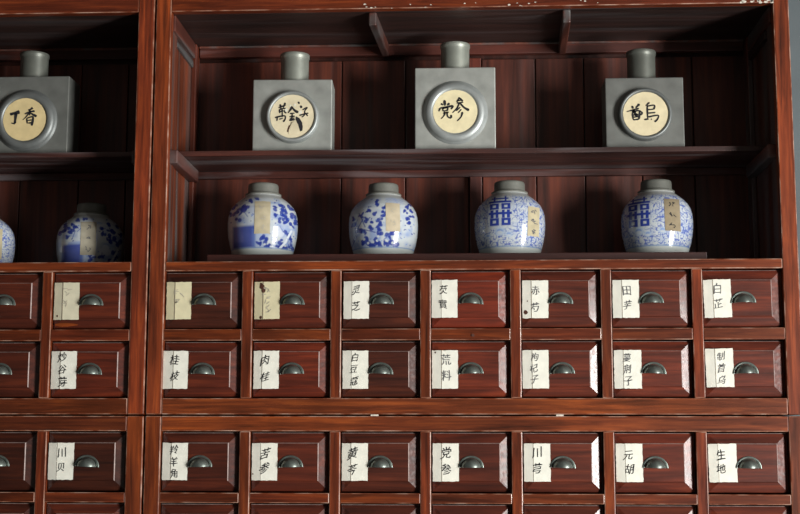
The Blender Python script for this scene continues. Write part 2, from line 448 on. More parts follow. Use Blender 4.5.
def upper_cabinet(x0, ncol, label, specs, tints, rng, seams, muntin, brace_at, dims):
    STW, PITCH, DW = dims
    x1 = x0 + 2 * STW + PITCH * (ncol - 1) + DW
    cab = empty('medicine_cabinet', ((x0 + x1) / 2, 0, Z_SEAM + .0016), label, 'cabinet', 'red lacquered apothecary cabinets')
    zb, zt = Z_SEAM + .0016, 2.56
    xi0, xi1 = x0 + STW, x1 - STW
    for a, b in ((x0, xi0), (xi1, x1)): box('stile', cab, a, b, 0, 0.024, zb, zt, FRAME_V, 0.0022, rt(rng, 1.3, 1.4))
    box('top_rail', cab, xi0, xi1, 0.0005, 0.024, 2.4870, zt, FRAME_H, 0.0018, (1, 1, 1.1))
    box('rail', cab, xi0, xi1, 0.0004, 0.024, 1.8795, 1.9014, FRAME_H, 0.0022, (1.05, 1.1, 1))
    box('bottom_rail', cab, xi0, xi1, 0.0004, 0.024, zb, 1.5941, FRAME_H, 0.0022, (1.02, 1.15, 1.0) if ncol == 7 else (.7, .8, .8))  # left cabinet's rail darkened, light falling off leftward painted in
    mull_and_drawers(cab, x0, ncol, ROWS_UP, 1.5941, 1.8795, specs, tints, rng, *dims)
    # shell of the niche
    for s, (a, b) in ((1, (x0 + .004, x0 + .03)), (-1, (x1 - .03, x1 - .004))):
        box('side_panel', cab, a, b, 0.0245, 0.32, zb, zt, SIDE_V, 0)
        e = b if s > 0 else a
        f = lambda t: tuple(sorted((e, e + s * t)))
        xa, xb = f(.004)
        box('side_post', cab, xa, xb, 0.026, 0.075, 1.8865, 2.4868, SIDE_V, 0.001, (.9, .9, .95))
        xa, xb = f(.013)
        box('corner_post', cab, xa, xb, 0.255, 0.2985, 1.8865, 2.4868, SIDE_V, 0.0025, (.75, .6, .6))
        xa, xb = f(.010)
        box('side_rail', cab, xa, xb, 0.026, 0.254, 2.448, 2.4868, SHADE_D, 0.002, (1.2, 1.0, 1.0))
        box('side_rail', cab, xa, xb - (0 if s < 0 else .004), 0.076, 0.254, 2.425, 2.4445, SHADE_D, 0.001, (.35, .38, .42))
        xa, xb = f(.022)
        box('shelf_bearer', cab, xa, xb, 0.028, 0.27, 2.1340, 2.1658, SHADE_D, 0.003, (1.3, 1.2, 1.3))
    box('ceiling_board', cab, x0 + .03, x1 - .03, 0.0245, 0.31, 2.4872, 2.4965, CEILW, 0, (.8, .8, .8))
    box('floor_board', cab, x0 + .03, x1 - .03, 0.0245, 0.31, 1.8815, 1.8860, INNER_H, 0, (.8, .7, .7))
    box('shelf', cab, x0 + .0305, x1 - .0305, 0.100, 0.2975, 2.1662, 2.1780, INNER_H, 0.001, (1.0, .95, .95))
    # back of loose boards with gaps between
    bm = bmesh.new(); L = cab.location
    edges = [x0 + .03] + list(seams) + [x1 - .03]
    for a, b in zip(edges, edges[1:]):
        add_box(bm, a + .0015 - L.x, b - .0015 - L.x, 0.3, 0.312, 1.8865 - L.z, 2.4500 - L.z, 0.0015)
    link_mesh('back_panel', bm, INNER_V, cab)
    box('back_cover', cab, x0 + .03, x1 - .03, 0.3125, 0.318, zb, zt, INNER_V, 0, (.4, .4, .4))
    box('bead_moulding', cab, x0 + .045, x1 - .045, 0.277, 0.2815, 2.4815, 2.4868, SHADE_D, 0.0012, (1.8, 1.9, 2.0))
    box('back_rail', cab, x0 + .045, x1 - .045, 0.282, 0.2995, 2.4590, 2.4868, INNER_H, 0.002, (1.5, 1.15, 1.0))
    box('back_rail', cab, x0 + .045, x1 - .045, 0.286, 0.2995, 2.1480, 2.1660, INNER_H, 0.002, (1.3, 1.0, .9))
    for xa, xb in muntin:
        for z0, z1 in ((1.8865, 2.1478), (2.1785, 2.4495)):
            box('back_muntin', cab, xa, xb, 0.284, 0.2997, z0, z1, INNER_V, 0.002, (1.3, 1.1, 1.1))
    for xa, xb in brace_at:                                    # braces under the ceiling, front to back
        bm = bmesh.new()
        add_box(bm, -.009, .009, -.128, .128, -.016, .016, .003)
        bmesh.ops.rotate(bm, verts=bm.verts, cent=(0, 0, 0), matrix=Matrix.Rotation(math.atan2(-(xb - xa), .27), 3, 'Z'))
        o = link_mesh('ceiling_brace', bm, SHADE_D, cab, Vector(((xa + xb) / 2, .153, 2.4710)) - L); o.color = (1, .85, .8, 1)
    return cab

def lower_cabinet(x0, ncol, label, specs, tints, rng, dims, rail_tint):
    STW, PITCH, DW = dims
    x1 = x0 + 2 * STW + PITCH * (ncol - 1) + DW
    cab = empty('medicine_cabinet', ((x0 + x1) / 2, 0, 0), label, 'cabinet', 'red lacquered apothecary cabinets')
    zt = Z_SEAM - .0016
    xi0, xi1 = x0 + STW, x1 - STW
    for a, b in ((x0, xi0), (xi1, x1)): box('stile', cab, a, b, 0, 0.024, 0, zt, FRAME_V, 0.0022, rt(rng, .85, 1.05))
    box('rail', cab, xi0, xi1, 0.0004, 0.024, 1.5208, zt, FRAME_H, 0.0022, rail_tint)
    mull_and_drawers(cab, x0, ncol, ROWS_LO, 1.0755, 1.5208, specs, tints, rng, *dims)
    box('lower_panel', cab, xi0, xi1, 0.002, 0.024, 0.0, 1.0755, FRAME_H, 0.002)
    for a, b in ((x0 + .004, x0 + .03), (x1 - .03, x1 - .004)):
        box('side_panel', cab, a, b, 0.0245, 0.32, 0, zt, SIDE_V, 0)
    box('top_board', cab, x0 + .03, x1 - .03, 0.0245, 0.31, zt - .012, zt - .0005, INNER_H, 0)
    box('back_cover', cab, x0 + .03, x1 - .03, 0.3125, 0.318, 0, zt, INNER_V, 0)
    return cab, x0, zt

W = (1, 1, 1, 1); OLD = (.80, .74, .55, 1)
faded = 'yellowed paper label with faded writing'
XR = -0.7205                        # left edge of the right-hand cabinets
XL = -0.7245 - (2 * DIM_L[0] + DIM_L[1] * 3 + DIM_L[2])
up_r = {
 (0, 0): dict(col=(.86, .80, .60, 1), faint=2, ink=FAINT, plabel=faded, w=.0575, crease=.0012),
 (0, 1): dict(col=OLD, faint=3, ink=FAINT, plabel='yellowed torn paper label with faded writing', crease=.0012, holes=[(.30, .14, .0055), (.36, .22, .006), (.27, .07, .003), (.27, .96, .003)]),
 (0, 2): dict(text='灵芝', tx=.50, dx=.001, t0=.24, t1=.66, crease=.0004),
 (0, 3): dict(text='芡實', dx=-.0015, dz=.002, t0=.26, t1=.64, tx=.47, crease=.0003),
 (0, 4): dict(text='赤芍', ink=INKGREY, t0=.26, t1=.72, tx=.49, holes=[(.13, .85, .0042), (.2, .55, .0012)], crease=.0009),
 (0, 5): dict(text='田芋', ink=INKGREY, t0=.28, t1=.66, tx=.57, size=.022),
 (0, 6): dict(text='白芷', ink=INKGREY, t0=.24, t1=.63, tx=.52, w=.0595, rot=-.02),
 (1, 0): dict(text='桂枝', t0=.24, t1=.66, tx=.48, dx=-.004, size=.026),
 (1, 1): dict(text='肉桂', t0=.25, t1=.68, tx=.48, dx=.0005),
 (1, 2): dict(text='白豆蔻', t0=.18, t1=.80, tx=.47, crease=.0003),
 (1, 3): dict(text='荒料', t0=.24, t1=.66, tx=.55, ink=INKGREY, size=.028, dx=-.001, holes=[(.13, .05, .0018)]),
 (1, 4): dict(text='枸杞子', t0=.18, t1=.76, tx=.46, ink=INKGREY, dx=-.001),
 (1, 5): dict(text='蔓荆子', t0=.20, t1=.80, tx=.49, ink=INKGREY, w=.0595),
 (1, 6): dict(text='制首乌', t0=.20, t1=.82, tx=.58, ink=INKGREY, w=.0595, dz=.003, rot=-.015),
}
lo_r = {
 (0, 0): dict(text='羚羊角', t0=.18, t1=.82, tx=.46, dx=0, h=.0815, rot=.008),
 (0, 1): dict(text='苦参', t0=.28, t1=.66, tx=.50, size=.028, h=.0815, crease=.0004, holes=[(.05, .83, .0014)]),
 (0, 2): dict(text='黄芩', t0=.27, t1=.70, tx=.42, size=.028, h=.0815),
 (0, 3): dict(text='党参', t0=.25, t1=.68, tx=.51, size=.026, h=.0825, dx=0),
 (0, 4): dict(text='川芎', t0=.24, t1=.66, tx=.50, size=.025, h=.0825, crease=.0005),
 (0, 5): dict(text='元胡', t0=.30, t1=.66, tx=.48, size=.025, h=.0825, rot=-.01, crease=.0004),
 (0, 6): dict(text='生地', t0=.28, t1=.64, tx=.46, size=.025, h=.0825, rot=-.012, w=.0600, crease=.0003),
}
up_l = {
 (0, 3): dict(worn=True, col=(.80, .76, .64, 1), faint=2, ink=FAINT, plabel='yellowed stained paper label with worn writing', crease=.0012, holes=[(.15, .9, .002)]),
 (1, 3): dict(text='炒谷芽', t0=.16, t1=.82, tx=.46, size=.025, dx=-.001),
 (0, 2): dict(), (1, 2): dict(),
}
lo_l = {(0, 3): dict(text='川贝', t0=.27, t1=.66, tx=.52, h=.0815, size=.022, crease=.0004), (0, 2): dict(h=.0815)}
# own colour of each drawer front: some are redder, some nearly brown-black
T = lambda k, r=1.0: (k * r, k * (1 + .25 * (r - 1)), k)
ti_ur = {(0, 0): T(.85, .85), (0, 1): T(1.05, 1.15), (0, 2): T(.85, .9), (0, 3): T(1.1, 1.6), (0, 4): T(1, 1.1), (0, 5): T(1, 1.1), (0, 6): T(1.05, 1.2),
         (1, 0): T(1, 1.15), (1, 1): T(1.1, 1.35), (1, 2): T(.8, .9), (1, 3): T(1.05, 1.3), (1, 4): T(.95, 1.15), (1, 5): T(1.05, 1.2), (1, 6): T(1.05, 1.2)}
ti_lr = {(0, 0): T(.8, 1.), (0, 1): T(.95, 1.1), (0, 2): T(.85, .95), (0, 3): T(1, 1.1), (0, 4): T(1, 1.05), (0, 5): T(1, 1.2), (0, 6): T(1, 1.15)}
ti_ul = {(0, 3): T(1.0, 1.1), (1, 3): T(1.1, 1.25), (0, 2): T(.85, 1), (1, 2): T(.85, 1)}
ti_ll = {(0, 3): T(.6, .8), (0, 2): T(.6, .85)}

rng = random.Random(11)
cab_ur = upper_cabinet(XR, 7, 'upper right red cabinet with four blue-and-white jars in its open niche', up_r, ti_ur, rng,
                       [-.3153, -.155, .0035, .036, .1699, .2901, .43, .5583], [(.0049, .0345)], [(-.2193, -.2040), (.2293, .2369)], DIM_R)
cab_ul = upper_cabinet(XL, 4, 'upper left red cabinet with one clove canister on its shelf, cut off by the frame', up_l, ti_ul, rng,
                       [-1.45, -1.28, -1.13, -.98, -.86], [], [], DIM_L)
cab_lr, _, zt = lower_cabinet(XR, 7, 'lower right red cabinet of label drawers under the jar cabinet', lo_r, ti_lr, rng, DIM_R, (1.0, 1.1, 1.0))
cab_ll, _, _ = lower_cabinet(XL, 4, 'lower left red cabinet of label drawers under the clove canister cabinet', lo_l, ti_ll, rng, DIM_L, (.62, .7, .75))  # dark rail tint carries the same painted fall-off of light
for px in (-.209, .199):             # slips of wood wedged in the joint between the stacked cabinets
    box('wedge', cab_lr, px - .008, px + .008, 0.0002, 0.03, zt - .0002, zt + .0032, CHIP, 0, (1, 1, 1))
# dark plug standing in for the hole in one short rail
bm = bmesh.new(); add_lathe(bm, [(.0035, 0), (.0035, .004), (.0015, .0042)], 14, 'y')
link_mesh('hole_plug', bm, TORN, cab_ur, Vector((.0095, -.001, 1.7325)) - cab_ur.location)
# chips where the lacquer has come off the lower edge of the top rail
bm = bmesh.new(); rg = random.Random(3)
for cx, n, sp in ((.625, 5, .02), (.668, 9, .03), (.69, 5, .012), (-.23, 3, .03), (.02, 8, .14), (-.12, 4, .08), (.24, 3, .08), (.11, 2, .03)):
    for _ in range(n):
        x = cx + rg.gauss(0, sp * .5); r = rg.uniform(.0010, .0032) if cx > .6 else rg.uniform(.0008, .002)
        x = min(x, .692)
        z = 2.4872 + (abs(rg.gauss(0, .006)) if cx > .6 else rg.uniform(.0, .012))
        ring = [bm.verts.new((x + r * 1.8 * math.cos(a) * rg.uniform(.7, 1.2) - cab_ur.location.x, 0.0002, z + r * math.sin(a) * rg.uniform(.7, 1.2) - cab_ur.location.z)) for a in [2 * PI * k / 8 for k in range(8)]]
        try: bm.faces.new(ring)
        except ValueError: pass
link_mesh('chipped_patch', bm, CHIP, cab_ur)['label'] = 'pale chips in the lacquer of the top rail'

# the riser plank under the four jars
bm = bmesh.new(); add_box(bm, -.5686, .5686, -.115, .115, 0, .0375, .0015)
pl = link_mesh('riser_plank', bm, INNER_H, None, (-.031, .165, 1.8862)); pl.color = (.9, .75, .75, 1)
pl['label'] = 'long dark plank lying under the four blue-and-white jars'; pl['category'] = 'plank'

# ------------------------------------------------------------------ tea canisters
def canister(x, w, h, capr, caph, disc_dx, disc_z, ring, k, label, strokes, sc, centre, tear=False, dcol=(1, 1, 1, 1), rot=0.0):
    """square pewter caddy, round stopper neck, round boss with paper disc on its face"""
    d, zb, yf = .09, 2.1782, .12
    t = empty('tea_canister', (x, yf + d / 2, zb), label, 'canister', 'pewter tea canisters on the upper shelf')
    t.rotation_euler.z = rot
    bm = bmesh.new(); add_box(bm, -w / 2, w / 2, -d / 2, d / 2, 0, h, .0022)
    o = link_mesh('body', bm, PEWTER, t); o.color = (k, k, k, 1)  # k tints the pewter, painting shade onto the dimmer canisters
    bm = bmesh.new()
    rr = capr
    add_lathe(bm, [(rr * .965, -.002), (rr * .965, .004), (rr * .965, caph * .70), (rr * .97, caph * .82), (rr * .985, caph * .86), (rr * 1.015, caph * .88), (rr * 1.02, caph * .985), (rr * 1.005, caph)], 40)
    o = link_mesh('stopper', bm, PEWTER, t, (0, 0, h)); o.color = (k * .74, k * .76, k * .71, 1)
    R = .0525
    bm = bmesh.new()
    if ring > .07:      # broad stepped boss
        prof = [(ring + .004, .001), (ring + .003, -.0015), (ring, -.003), (ring - .002, -.007), (ring - .005, -.011), (R + .010, -.0135), (R + .005, -.014), (R + .002, -.0125), (R + .0005, -.010)]
    else:               # narrow upstanding rim
        prof = [(ring + .001, .001), (ring, -.004), (ring - .0005, -.0135), (ring - .003, -.0165), (R + .003, -.0168), (R + .001, -.0145), (R + .0005, -.012)]
    add_lathe(bm, prof, 72, 'y', cap0=True, cap1=True)
    bmesh.ops.recalc_face_normals(bm, faces=bm.faces)
    b = link_mesh('boss', bm, PEWTER, t, (disc_dx, -d / 2, disc_z - zb)); b.color = (k * .92, k * .95, k, 1)
    yd = -.0108 if ring > .07 else -.0128
    bm = bmesh.new(); rg = random.Random(int(x * 1000))
    ringv = []
    for i in range(72):
        a = 2 * PI * i / 72; r = R * (1 - (rg.uniform(.0, .012)))
        ringv.append(bm.verts.new((r * math.cos(a), yd, r * math.sin(a))))
    bm.faces.new(ringv)
    m = sc                                                   # metres per crop pixel
    cx, cy = centre
    place = lambda px, py: ((px - cx) * m, yd - .0006, -(py - cy) * m)
    for pts, w0, w1 in strokes: add_ribbon(bm, pts, w0 * 1.32, w1 * 1.32, place, 1)
    if tear:
        pl2 = lambda px, py, off: ((px - cx) * m, yd - off, -(py - cy) * m)
        f = bm.faces.new([bm.verts.new(pl2(px, py, .0009)) for px, py in ((404, 322), (436, 338), (460, 376), (468, 420), (464, 455), (444, 462), (430, 420), (416, 380), (402, 350))]); f.material_index = 1  # black crescent: torn hole with the flap's shadow painted in
        f = bm.faces.new([bm.verts.new(pl2(px, py, .0009)) for px, py in ((345, 400), (352, 420), (338, 470), (326, 464), (334, 430))]); f.material_index = 2
        # lifted flap of paper
        A = [bm.verts.new(pl2(px, py, of)) for px, py, of in ((352, 410, .001), (372, 380, .003), (404, 372, .004), (424, 396, .004), (436, 440, .003), (446, 480, .001), (400, 494, .001), (340, 488, .001), (340, 450, .001))]
        bm.faces.new(A)
        for px, py, r in ((318, 262, 16), (392, 216, 15), (445, 285, 17), (352, 222, 9)):
            f = bm.faces.new([bm.verts.new(pl2(px + r * math.cos(a) * rg.uniform(.7, 1.1), py + r * math.sin(a) * rg.uniform(.8, 1.5), .0008)) for a in [2 * PI * q / 9 for q in range(9)]]); f.material_index = 3
    bm.normal_update()
    for f in bm.faces:
        if f.normal.y > 0: f.normal_flip()
    dd = link_mesh('paper_disc', bm, [DISC, INK, TORN, PAPER], b); dd.color = dcol
    dd['label'] = 'round cream paper with black brush characters'
    return t

S1 = [([(92, 286), (140, 274), (192, 260)], 20, 30), ([(154, 274), (150, 330), (146, 384)], 24, 20), ([(146, 384), (128, 382), (106, 376)], 16, 5),
      ([(328, 218), (306, 234), (280, 244)], 20, 10), ([(244, 284), (296, 262), (350, 254)], 10, 18), ([(300, 238), (298, 300)], 15, 12), ([(292, 272), (262, 312), (226, 348)], 14, 7), ([(304, 270), (332, 290), (372, 310)], 8, 24),
      ([(268, 326), (276, 386)], 13, 11), ([(270, 328), (330, 314), (332, 360), (322, 408)], 12, 20), ([(280, 352), (322, 346)], 11, 10), ([(282, 380), (322, 376)], 12, 12)]
S2 = [([(244, 242), (312, 216)], 12, 10), ([(260, 208), (268, 252)], 14, 10), ([(306, 194), (288, 240)], 15, 9), ([(252, 256), (258, 292)], 12, 10), ([(254, 258), (306, 248), (300, 290)], 11, 11), ([(258, 276), (300, 270)], 9, 9), ([(278, 248), (280, 332)], 11, 9),
      ([(214, 334), (258, 322), (304, 318), (306, 348), (288, 372)], 10, 12), ([(236, 324), (232, 364)], 11, 9), ([(252, 348), (286, 340)], 10, 8), ([(304, 284), (318, 292)], 12, 8),
      ([(370, 228), (352, 262), (330, 292)], 18, 8), ([(368, 238), (394, 268), (424, 286)], 12, 20), ([(348, 296), (392, 292)], 10, 10), ([(344, 326), (396, 320)], 11, 11), ([(370, 294), (368, 352)], 11, 11), ([(342, 358), (396, 352)], 14, 14), ([(352, 338), (360, 346)], 10, 6), ([(390, 334), (380, 344)], 10, 6),
      ([(440, 236), (462, 230)], 22, 14), ([(424, 186), (434, 206)], 16, 10), ([(462, 262), (506, 240), (482, 272)], 9, 9), ([(484, 270), (480, 310), (456, 330)], 9, 9), ([(434, 314), (480, 300), (518, 292)], 10, 9), ([(488, 290), (512, 320)], 9, 12)]
S3 = [([(304, 214), (308, 268)], 22, 14), ([(272, 246), (292, 262)], 14, 10), ([(350, 244), (326, 262)], 18, 10), ([(264, 288), (252, 320)], 14, 9), ([(264, 288), (320, 280), (378, 270), (362, 300)], 13, 14), ([(286, 290), (292, 318)], 11, 9), ([(286, 292), (332, 286), (326, 316)], 11, 11), ([(292, 316), (326, 312)], 10, 10),
      ([(290, 336), (344, 326)], 11, 10), ([(310, 322), (300, 356), (272, 388)], 14, 7), ([(328, 322), (330, 362), (352, 380), (364, 372), (362, 352)], 11, 14),
      ([(442, 190), (428, 212), (414, 234)], 16, 9), ([(442, 196), (470, 228)], 10, 16), ([(420, 222), (462, 216)], 10, 10), ([(412, 244), (474, 236)], 10, 10), ([(440, 236), (416, 290), (374, 334)], 13, 7), ([(444, 244), (480, 284), (526, 312)], 10, 20), ([(446, 280), (408, 318)], 12, 7), ([(456, 300), (424, 336)], 11, 7), ([(466, 326), (452, 372), (416, 410)], 15, 7)]
S4 = [([(288, 224), (296, 252)], 17, 12), ([(354, 208), (318, 246)], 20, 9), ([(238, 278), (300, 262), (350, 248)], 8, 12), ([(306, 256), (286, 284)], 12, 10), ([(288, 286), (296, 354)], 13, 11), ([(290, 288), (350, 270), (346, 350)], 11, 14), ([(296, 310), (342, 302)], 10, 9), ([(296, 330), (342, 324)], 9, 9), ([(296, 354), (346, 348)], 11, 11), ([(294, 262), (334, 326)], 20, 20), ([(350, 268), (376, 290), (362, 312)], 12, 10),
      ([(444, 194), (408, 226)], 14, 8), ([(422, 220), (424, 346)], 13, 11), ([(420, 230), (486, 222), (478, 262)], 11, 12), ([(426, 262), (478, 258)], 10, 10), ([(426, 294), (494, 288)], 10, 12), ([(424, 330), (516, 314), (510, 350), (484, 374)], 11, 12), ([(392, 352), (436, 346)], 13, 10), ([(452, 346), (462, 354)], 9, 7)]
PXM = .00232
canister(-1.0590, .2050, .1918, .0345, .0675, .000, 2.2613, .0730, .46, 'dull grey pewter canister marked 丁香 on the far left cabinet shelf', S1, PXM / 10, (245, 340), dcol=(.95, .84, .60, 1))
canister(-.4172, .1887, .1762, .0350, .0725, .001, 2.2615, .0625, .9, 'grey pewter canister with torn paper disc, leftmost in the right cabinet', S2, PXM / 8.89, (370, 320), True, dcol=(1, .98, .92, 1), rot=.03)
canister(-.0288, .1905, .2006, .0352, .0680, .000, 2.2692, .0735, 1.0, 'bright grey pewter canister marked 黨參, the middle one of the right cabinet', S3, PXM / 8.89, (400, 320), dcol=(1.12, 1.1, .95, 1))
canister(.4155, .1823, .1705, .0345, .0742, .000, 2.2582, .0620, .45, 'shade-darkened grey pewter canister marked 首烏, nearest the right side of the cabinet', S4, PXM / 8.89, (406, 298), dcol=(.98, .95, .85, 1))

# ------------------------------------------------------------------ blue-and-white jars
PX = .0024
PROF = [(26.2, 0), (27.2, .4), (28.2, 2), (30.2, 6.6), (32.6, 15), (34.1, 23), (34.7, 30), (34.8, 36), (34.2, 43), (32.9, 48), (30.6, 52.4), (27.6, 56), (24.3, 59), (21.2, 61.4), (18.8, 63.2), (17.9, 64.2), (17.6, 66)]
def prof_r(hh):
    return np.interp(hh, [p[1] for p in PROF], [p[0] for p in PROF])

WHITE = np.array((.50, .55, .575)); WASH = np.array((.16, .26, .55)); BLUE = np.array((.022, .045, .27)); GREEN = np.array((.42, .46, .44))

def smooth_noise(h, w, cell, seed):
    r = np.random.RandomState(seed)
    gh, gw = int(h / cell) + 3, int(w / cell) + 3
    g = r.rand(gh, gw); g[:, -3:] = g[:, :3]
    y = np.linspace(0, gh - 2.01, h); x = np.linspace(0, gw - 3.01, w)
    yi, xi = y.astype(int), x.astype(int); fy, fx = (y - yi)[:, None], (x - xi)[None]
    fy, fx = fy * fy * (3 - 2 * fy), fx * fx * (3 - 2 * fx)
    return (g[yi][:, xi] * (1 - fy) * (1 - fx) + g[yi + 1][:, xi] * fy * (1 - fx) + g[yi][:, xi + 1] * (1 - fy) * fx + g[yi + 1][:, xi + 1] * fy * fx)

def blob(X, Y, cx, cy, rx, ry, ang=0.0):
    c, s = math.cos(ang), math.sin(ang)
    u, v = ((X - cx) * c + (Y - cy) * s) / rx, (-(X - cx) * s + (Y - cy) * c) / ry
    return np.clip((1.15 - np.sqrt(u * u + v * v)) / .3, 0, 1)

def rect(X, Y, x0, x1, y0, y1, soft=.35):
    return np.clip((np.minimum(np.minimum(X - x0, x1 - X), np.minimum(Y - y0, y1 - Y)) + soft / 2) / soft, 0, 1)

def line(X, Y, a, b, w):
    a, b = np.array(a), np.array(b); d = b - a; L = max((d ** 2).sum(), 1e-6)
    t = np.clip(((X - a[0]) * d[0] + (Y - a[1]) * d[1]) / L, 0, 1)
    return np.clip((w - np.hypot(X - a[0] - t * d[0], Y - a[1] - t * d[1])) / .35 + .5, 0, 1)

def over(col, m, c): return col * (1 - m[..., None]) + np.asarray(c) * m[..., None]

def leafy(X, Y, col, pts, size, seed, ink=BLUE):
    r = random.Random(seed)
    for x, y in pts:
        for k in range(3):
            col = over(col, .9 * blob(X, Y, x + r.uniform(-1, 1) * size, y + r.uniform(-1, 1) * size, size * r.uniform(.75, 1.3), size * r.uniform(.5, .95), r.uniform(0, 3)), ink)
    return col

def paint(kind, TH, HH, seed):
    """colour over (angle, height): X to the right, Y down, both in photo-sized units from the jar's middle"""
    R = prof_r(HH)
    X = R * np.sin(TH); Y = 55.1 - HH                       # Y: 0 at top of body region of the close view, 59.6 at foot
    sh = X.shape
    col = np.ones(sh + (3,)) * WHITE
    cell = smooth_noise(sh[0], sh[1], 9, seed)
    col = over(col, np.clip((cell - .55) * 1.2, 0, .25), WASH)
    if kind == 'plum':                                       # garden with rock and blossom
        col = over(col, .55 * rect(X, Y, -26, 4, 16, 32, 6) * np.clip(cell * 2 - .6, 0, 1), WASH)
        col = over(col, .93 * rect(X, Y, -29, -7, 25, 46, 2.5), (.035, .06, .30))
        col = over(col, .45 * rect(X, Y, -10, 4, 28, 47, 3), WASH)
        col = over(col, .55 * rect(X, Y, 10, 34, 12, 50, 4) * np.clip(cell * 2.2 - .5, 0, 1), WASH)
        col = leafy(X, Y, col, [(-30, 12), (-27, 4), (-26, 9), (-18, 5), (-20, 11), (-24, 17), (-13, -1), (-7, -3), (-21, 8), (-16, 8)], 2.0, seed)
        col = leafy(X, Y, col, [(12, 7), (18, 3), (19, 9), (13, 14), (23, 10), (27, 4), (20, 15), (24, 16), (28, 22), (30, 12), (22, 20), (18, 19), (31, 18)], 2.0, seed + 1)
        col = leafy(X, Y, col, [(2, 40), (-3, 44), (3, 46), (8, 45), (18, 40), (22, 44), (14, 45), (26, 36), (28, 42), (24, 31), (20, 46), (11, 37), (0, 36)], 2.1, seed + 2)
        for a, b in (((28, 28), (22, 40)), ((22, 40), (16, 47)), ((16, 47), (8, 45))):
            col = over(col, line(X, Y, a, b, 1.0), (.6, .66, .72))
        for x, y in ((2, 43), (22, 43), (26, 40), (-1, 47), (12, 42)): col = over(col, blob(X, Y, x, y, 1.1, 1.0), WHITE)
        for x, y in ((15, 28), (12, 32), (17, 32)): col = over(col, .8 * blob(X, Y, x, y, 3.6, 3.4), (.55, .6, .68))
        col = over(col, .6 * rect(X, Y, 6, 16, -3, 2, 3) * np.clip(cell * 3 - 1, 0, 1), WASH)
    elif kind == 'bird':
        col = over(col, .6 * rect(X, Y, -30, -8, -6, 6, 4) * np.clip(np.sin(X * 2.1) * np.sin(Y * 2.4) * 2 + .6, 0, 1), WASH)
        col = over(col, .6 * rect(X, Y, 2, 20, -5, 2, 3) * np.clip(np.sin(X * 1.9 + 1) * np.sin(Y * 2.2) * 2 + .7, 0, 1), WASH)
        col = over(col, .5 * rect(X, Y, -28, 28, 27, 46, 8) * np.clip(cell * 2.4 - .7, 0, 1), WASH)
        col = leafy(X, Y, col, [(-6, -1), (-6, 5), (-14, 9), (-22, 14), (-9, 14), (0, 8), (1, 13), (-1, 17), (-12, 22), (-5, 21), (-12, 27), (-31, 16), (-30, 22), (-17, 19)], 1.9, seed)
        col = leafy(X, Y, col, [(24, 5), (28, 8), (22, 10), (28, 14), (23, 18), (25, 22), (26, 2)], 1.7, seed + 1)
        col = leafy(X, Y, col, [(-4, 24), (-5, 29), (-4, 34), (-20, 31), (-24, 30), (-17, 38), (-20, 42), (-14, 43), (-6, 40), (-5, 44), (2, 42), (5, 36), (9, 33), (8, 43), (12, 43), (-10, 44)], 2.3, seed + 2)
        for x, y in ((-19, 38), (-15, 42), (-6, 40), (-5, 36), (3, 40), (9, 42), (-20, 33)): col = over(col, blob(X, Y, x, y, 1.3, 1.2), WHITE)
        for a, b in (((-24, 12), (-18, 26)), ((-28, 26), (-8, 32)), ((-20, 18), (-26, 28))): col = over(col, .8 * line(X, Y, a, b, .5), BLUE)
    else:                                                    # double happiness over dense scrollwork
        n = smooth_noise(sh[0], sh[1], 3.6, seed) ; n2 = smooth_noise(sh[0], sh[1], 2.6, seed + 5)
        mask = np.clip((.125 - np.abs(n - .5)) / .05, 0, 1) * .95 + np.clip((.05 - np.abs(n2 - .5)) / .03, 0, 1) * .5
        band = rect(X * 0, Y, -1, 1, -6, 47, 2)
        col = over(col, np.clip(mask, 0, 1) * band * .85, (.035, .08, .38))
        ox, oy = (-9.1, 11.0) if kind == 'joy' else (-16.8, 12.2)
        if kind == 'joy_side': ox = -28
        x, y = X - ox, Y - oy
        col = over(col, .75 * rect(x, y, -11.5, 11.5, -15, 18.5, 2), WHITE * .96)
        g = np.zeros(sh)
        for q in ((-8, 8, -13, -11.4), (-6.2, -4.4, -15, -8), (4.4, 6.2, -15, -8), (-10.8, 10.8, -9.6, -7.4), (-10, -1.2, -6.8, -.6), (1.2, 10, -6.8, -.6),
                  (-11.2, 11.2, 2.2, 4.6), (-9.4, -6.4, 0, 8), (-4.4, -1.7, 0, 8), (1.7, 4.4, 0, 8), (6.4, 9.4, 0, 8), (-10, -1.2, 8.2, 15.4), (1.2, 10, 8.2, 15.4)):
            g = np.maximum(g, rect(x, y, *q, .5))
        for q in ((-7.2, -4.2, -4.8, -2.5), (4.0, 7.0, -4.8, -2.5), (-7.2, -4.2, 10.5, 13.1), (4.0, 7.0, 10.5, 13.1)):
            g = g * (1 - rect(x, y, *q, .6))
        col = over(col, g, BLUE)
        for cx, cy, r in ((ox - .5, 32, 5.2), (ox + 8, 35, 3.6), (ox + 22, 32, 4), (ox - 12, 36, 3)):
            col = over(col, .8 * blob(X, Y, cx, cy, r, r * .8), (.40, .50, .62))
            col = over(col, .7 * blob(X, Y, cx, cy - .6, r * .55, r * .35), WASH)
            col = over(col, .8 * blob(X, Y, cx, cy + 1, r * .5, r * .3), WHITE)
    if kind in ('plum', 'bird'):
        r = random.Random(seed + 9)
        for _ in range(70):
            a, h_ = r.uniform(-33, 33), r.uniform(-4, 45)
            if kind == 'plum' and a < -6 and h_ > 22: continue
            col = over(col, r.uniform(.5, .95) * blob(X, Y, a, h_, r.uniform(.6, 1.3), r.uniform(.4, .8), r.uniform(0, 3)), BLUE if r.random() < .6 else WASH)
        for _ in range(9):
            a, h_ = r.uniform(-28, 30), r.uniform(6, 40)
            if kind == 'plum' and a < -6 and h_ > 20: continue
            col = over(col, .7 * line(X, Y, (a, h_), (a + r.uniform(-6, 6), h_ + r.uniform(4, 9)), .45), (.06, .10, .36))
    col = over(col, rect(X * 0, Y, -1, 1, 46.5, 60, 1.5), GREEN * 1.1)
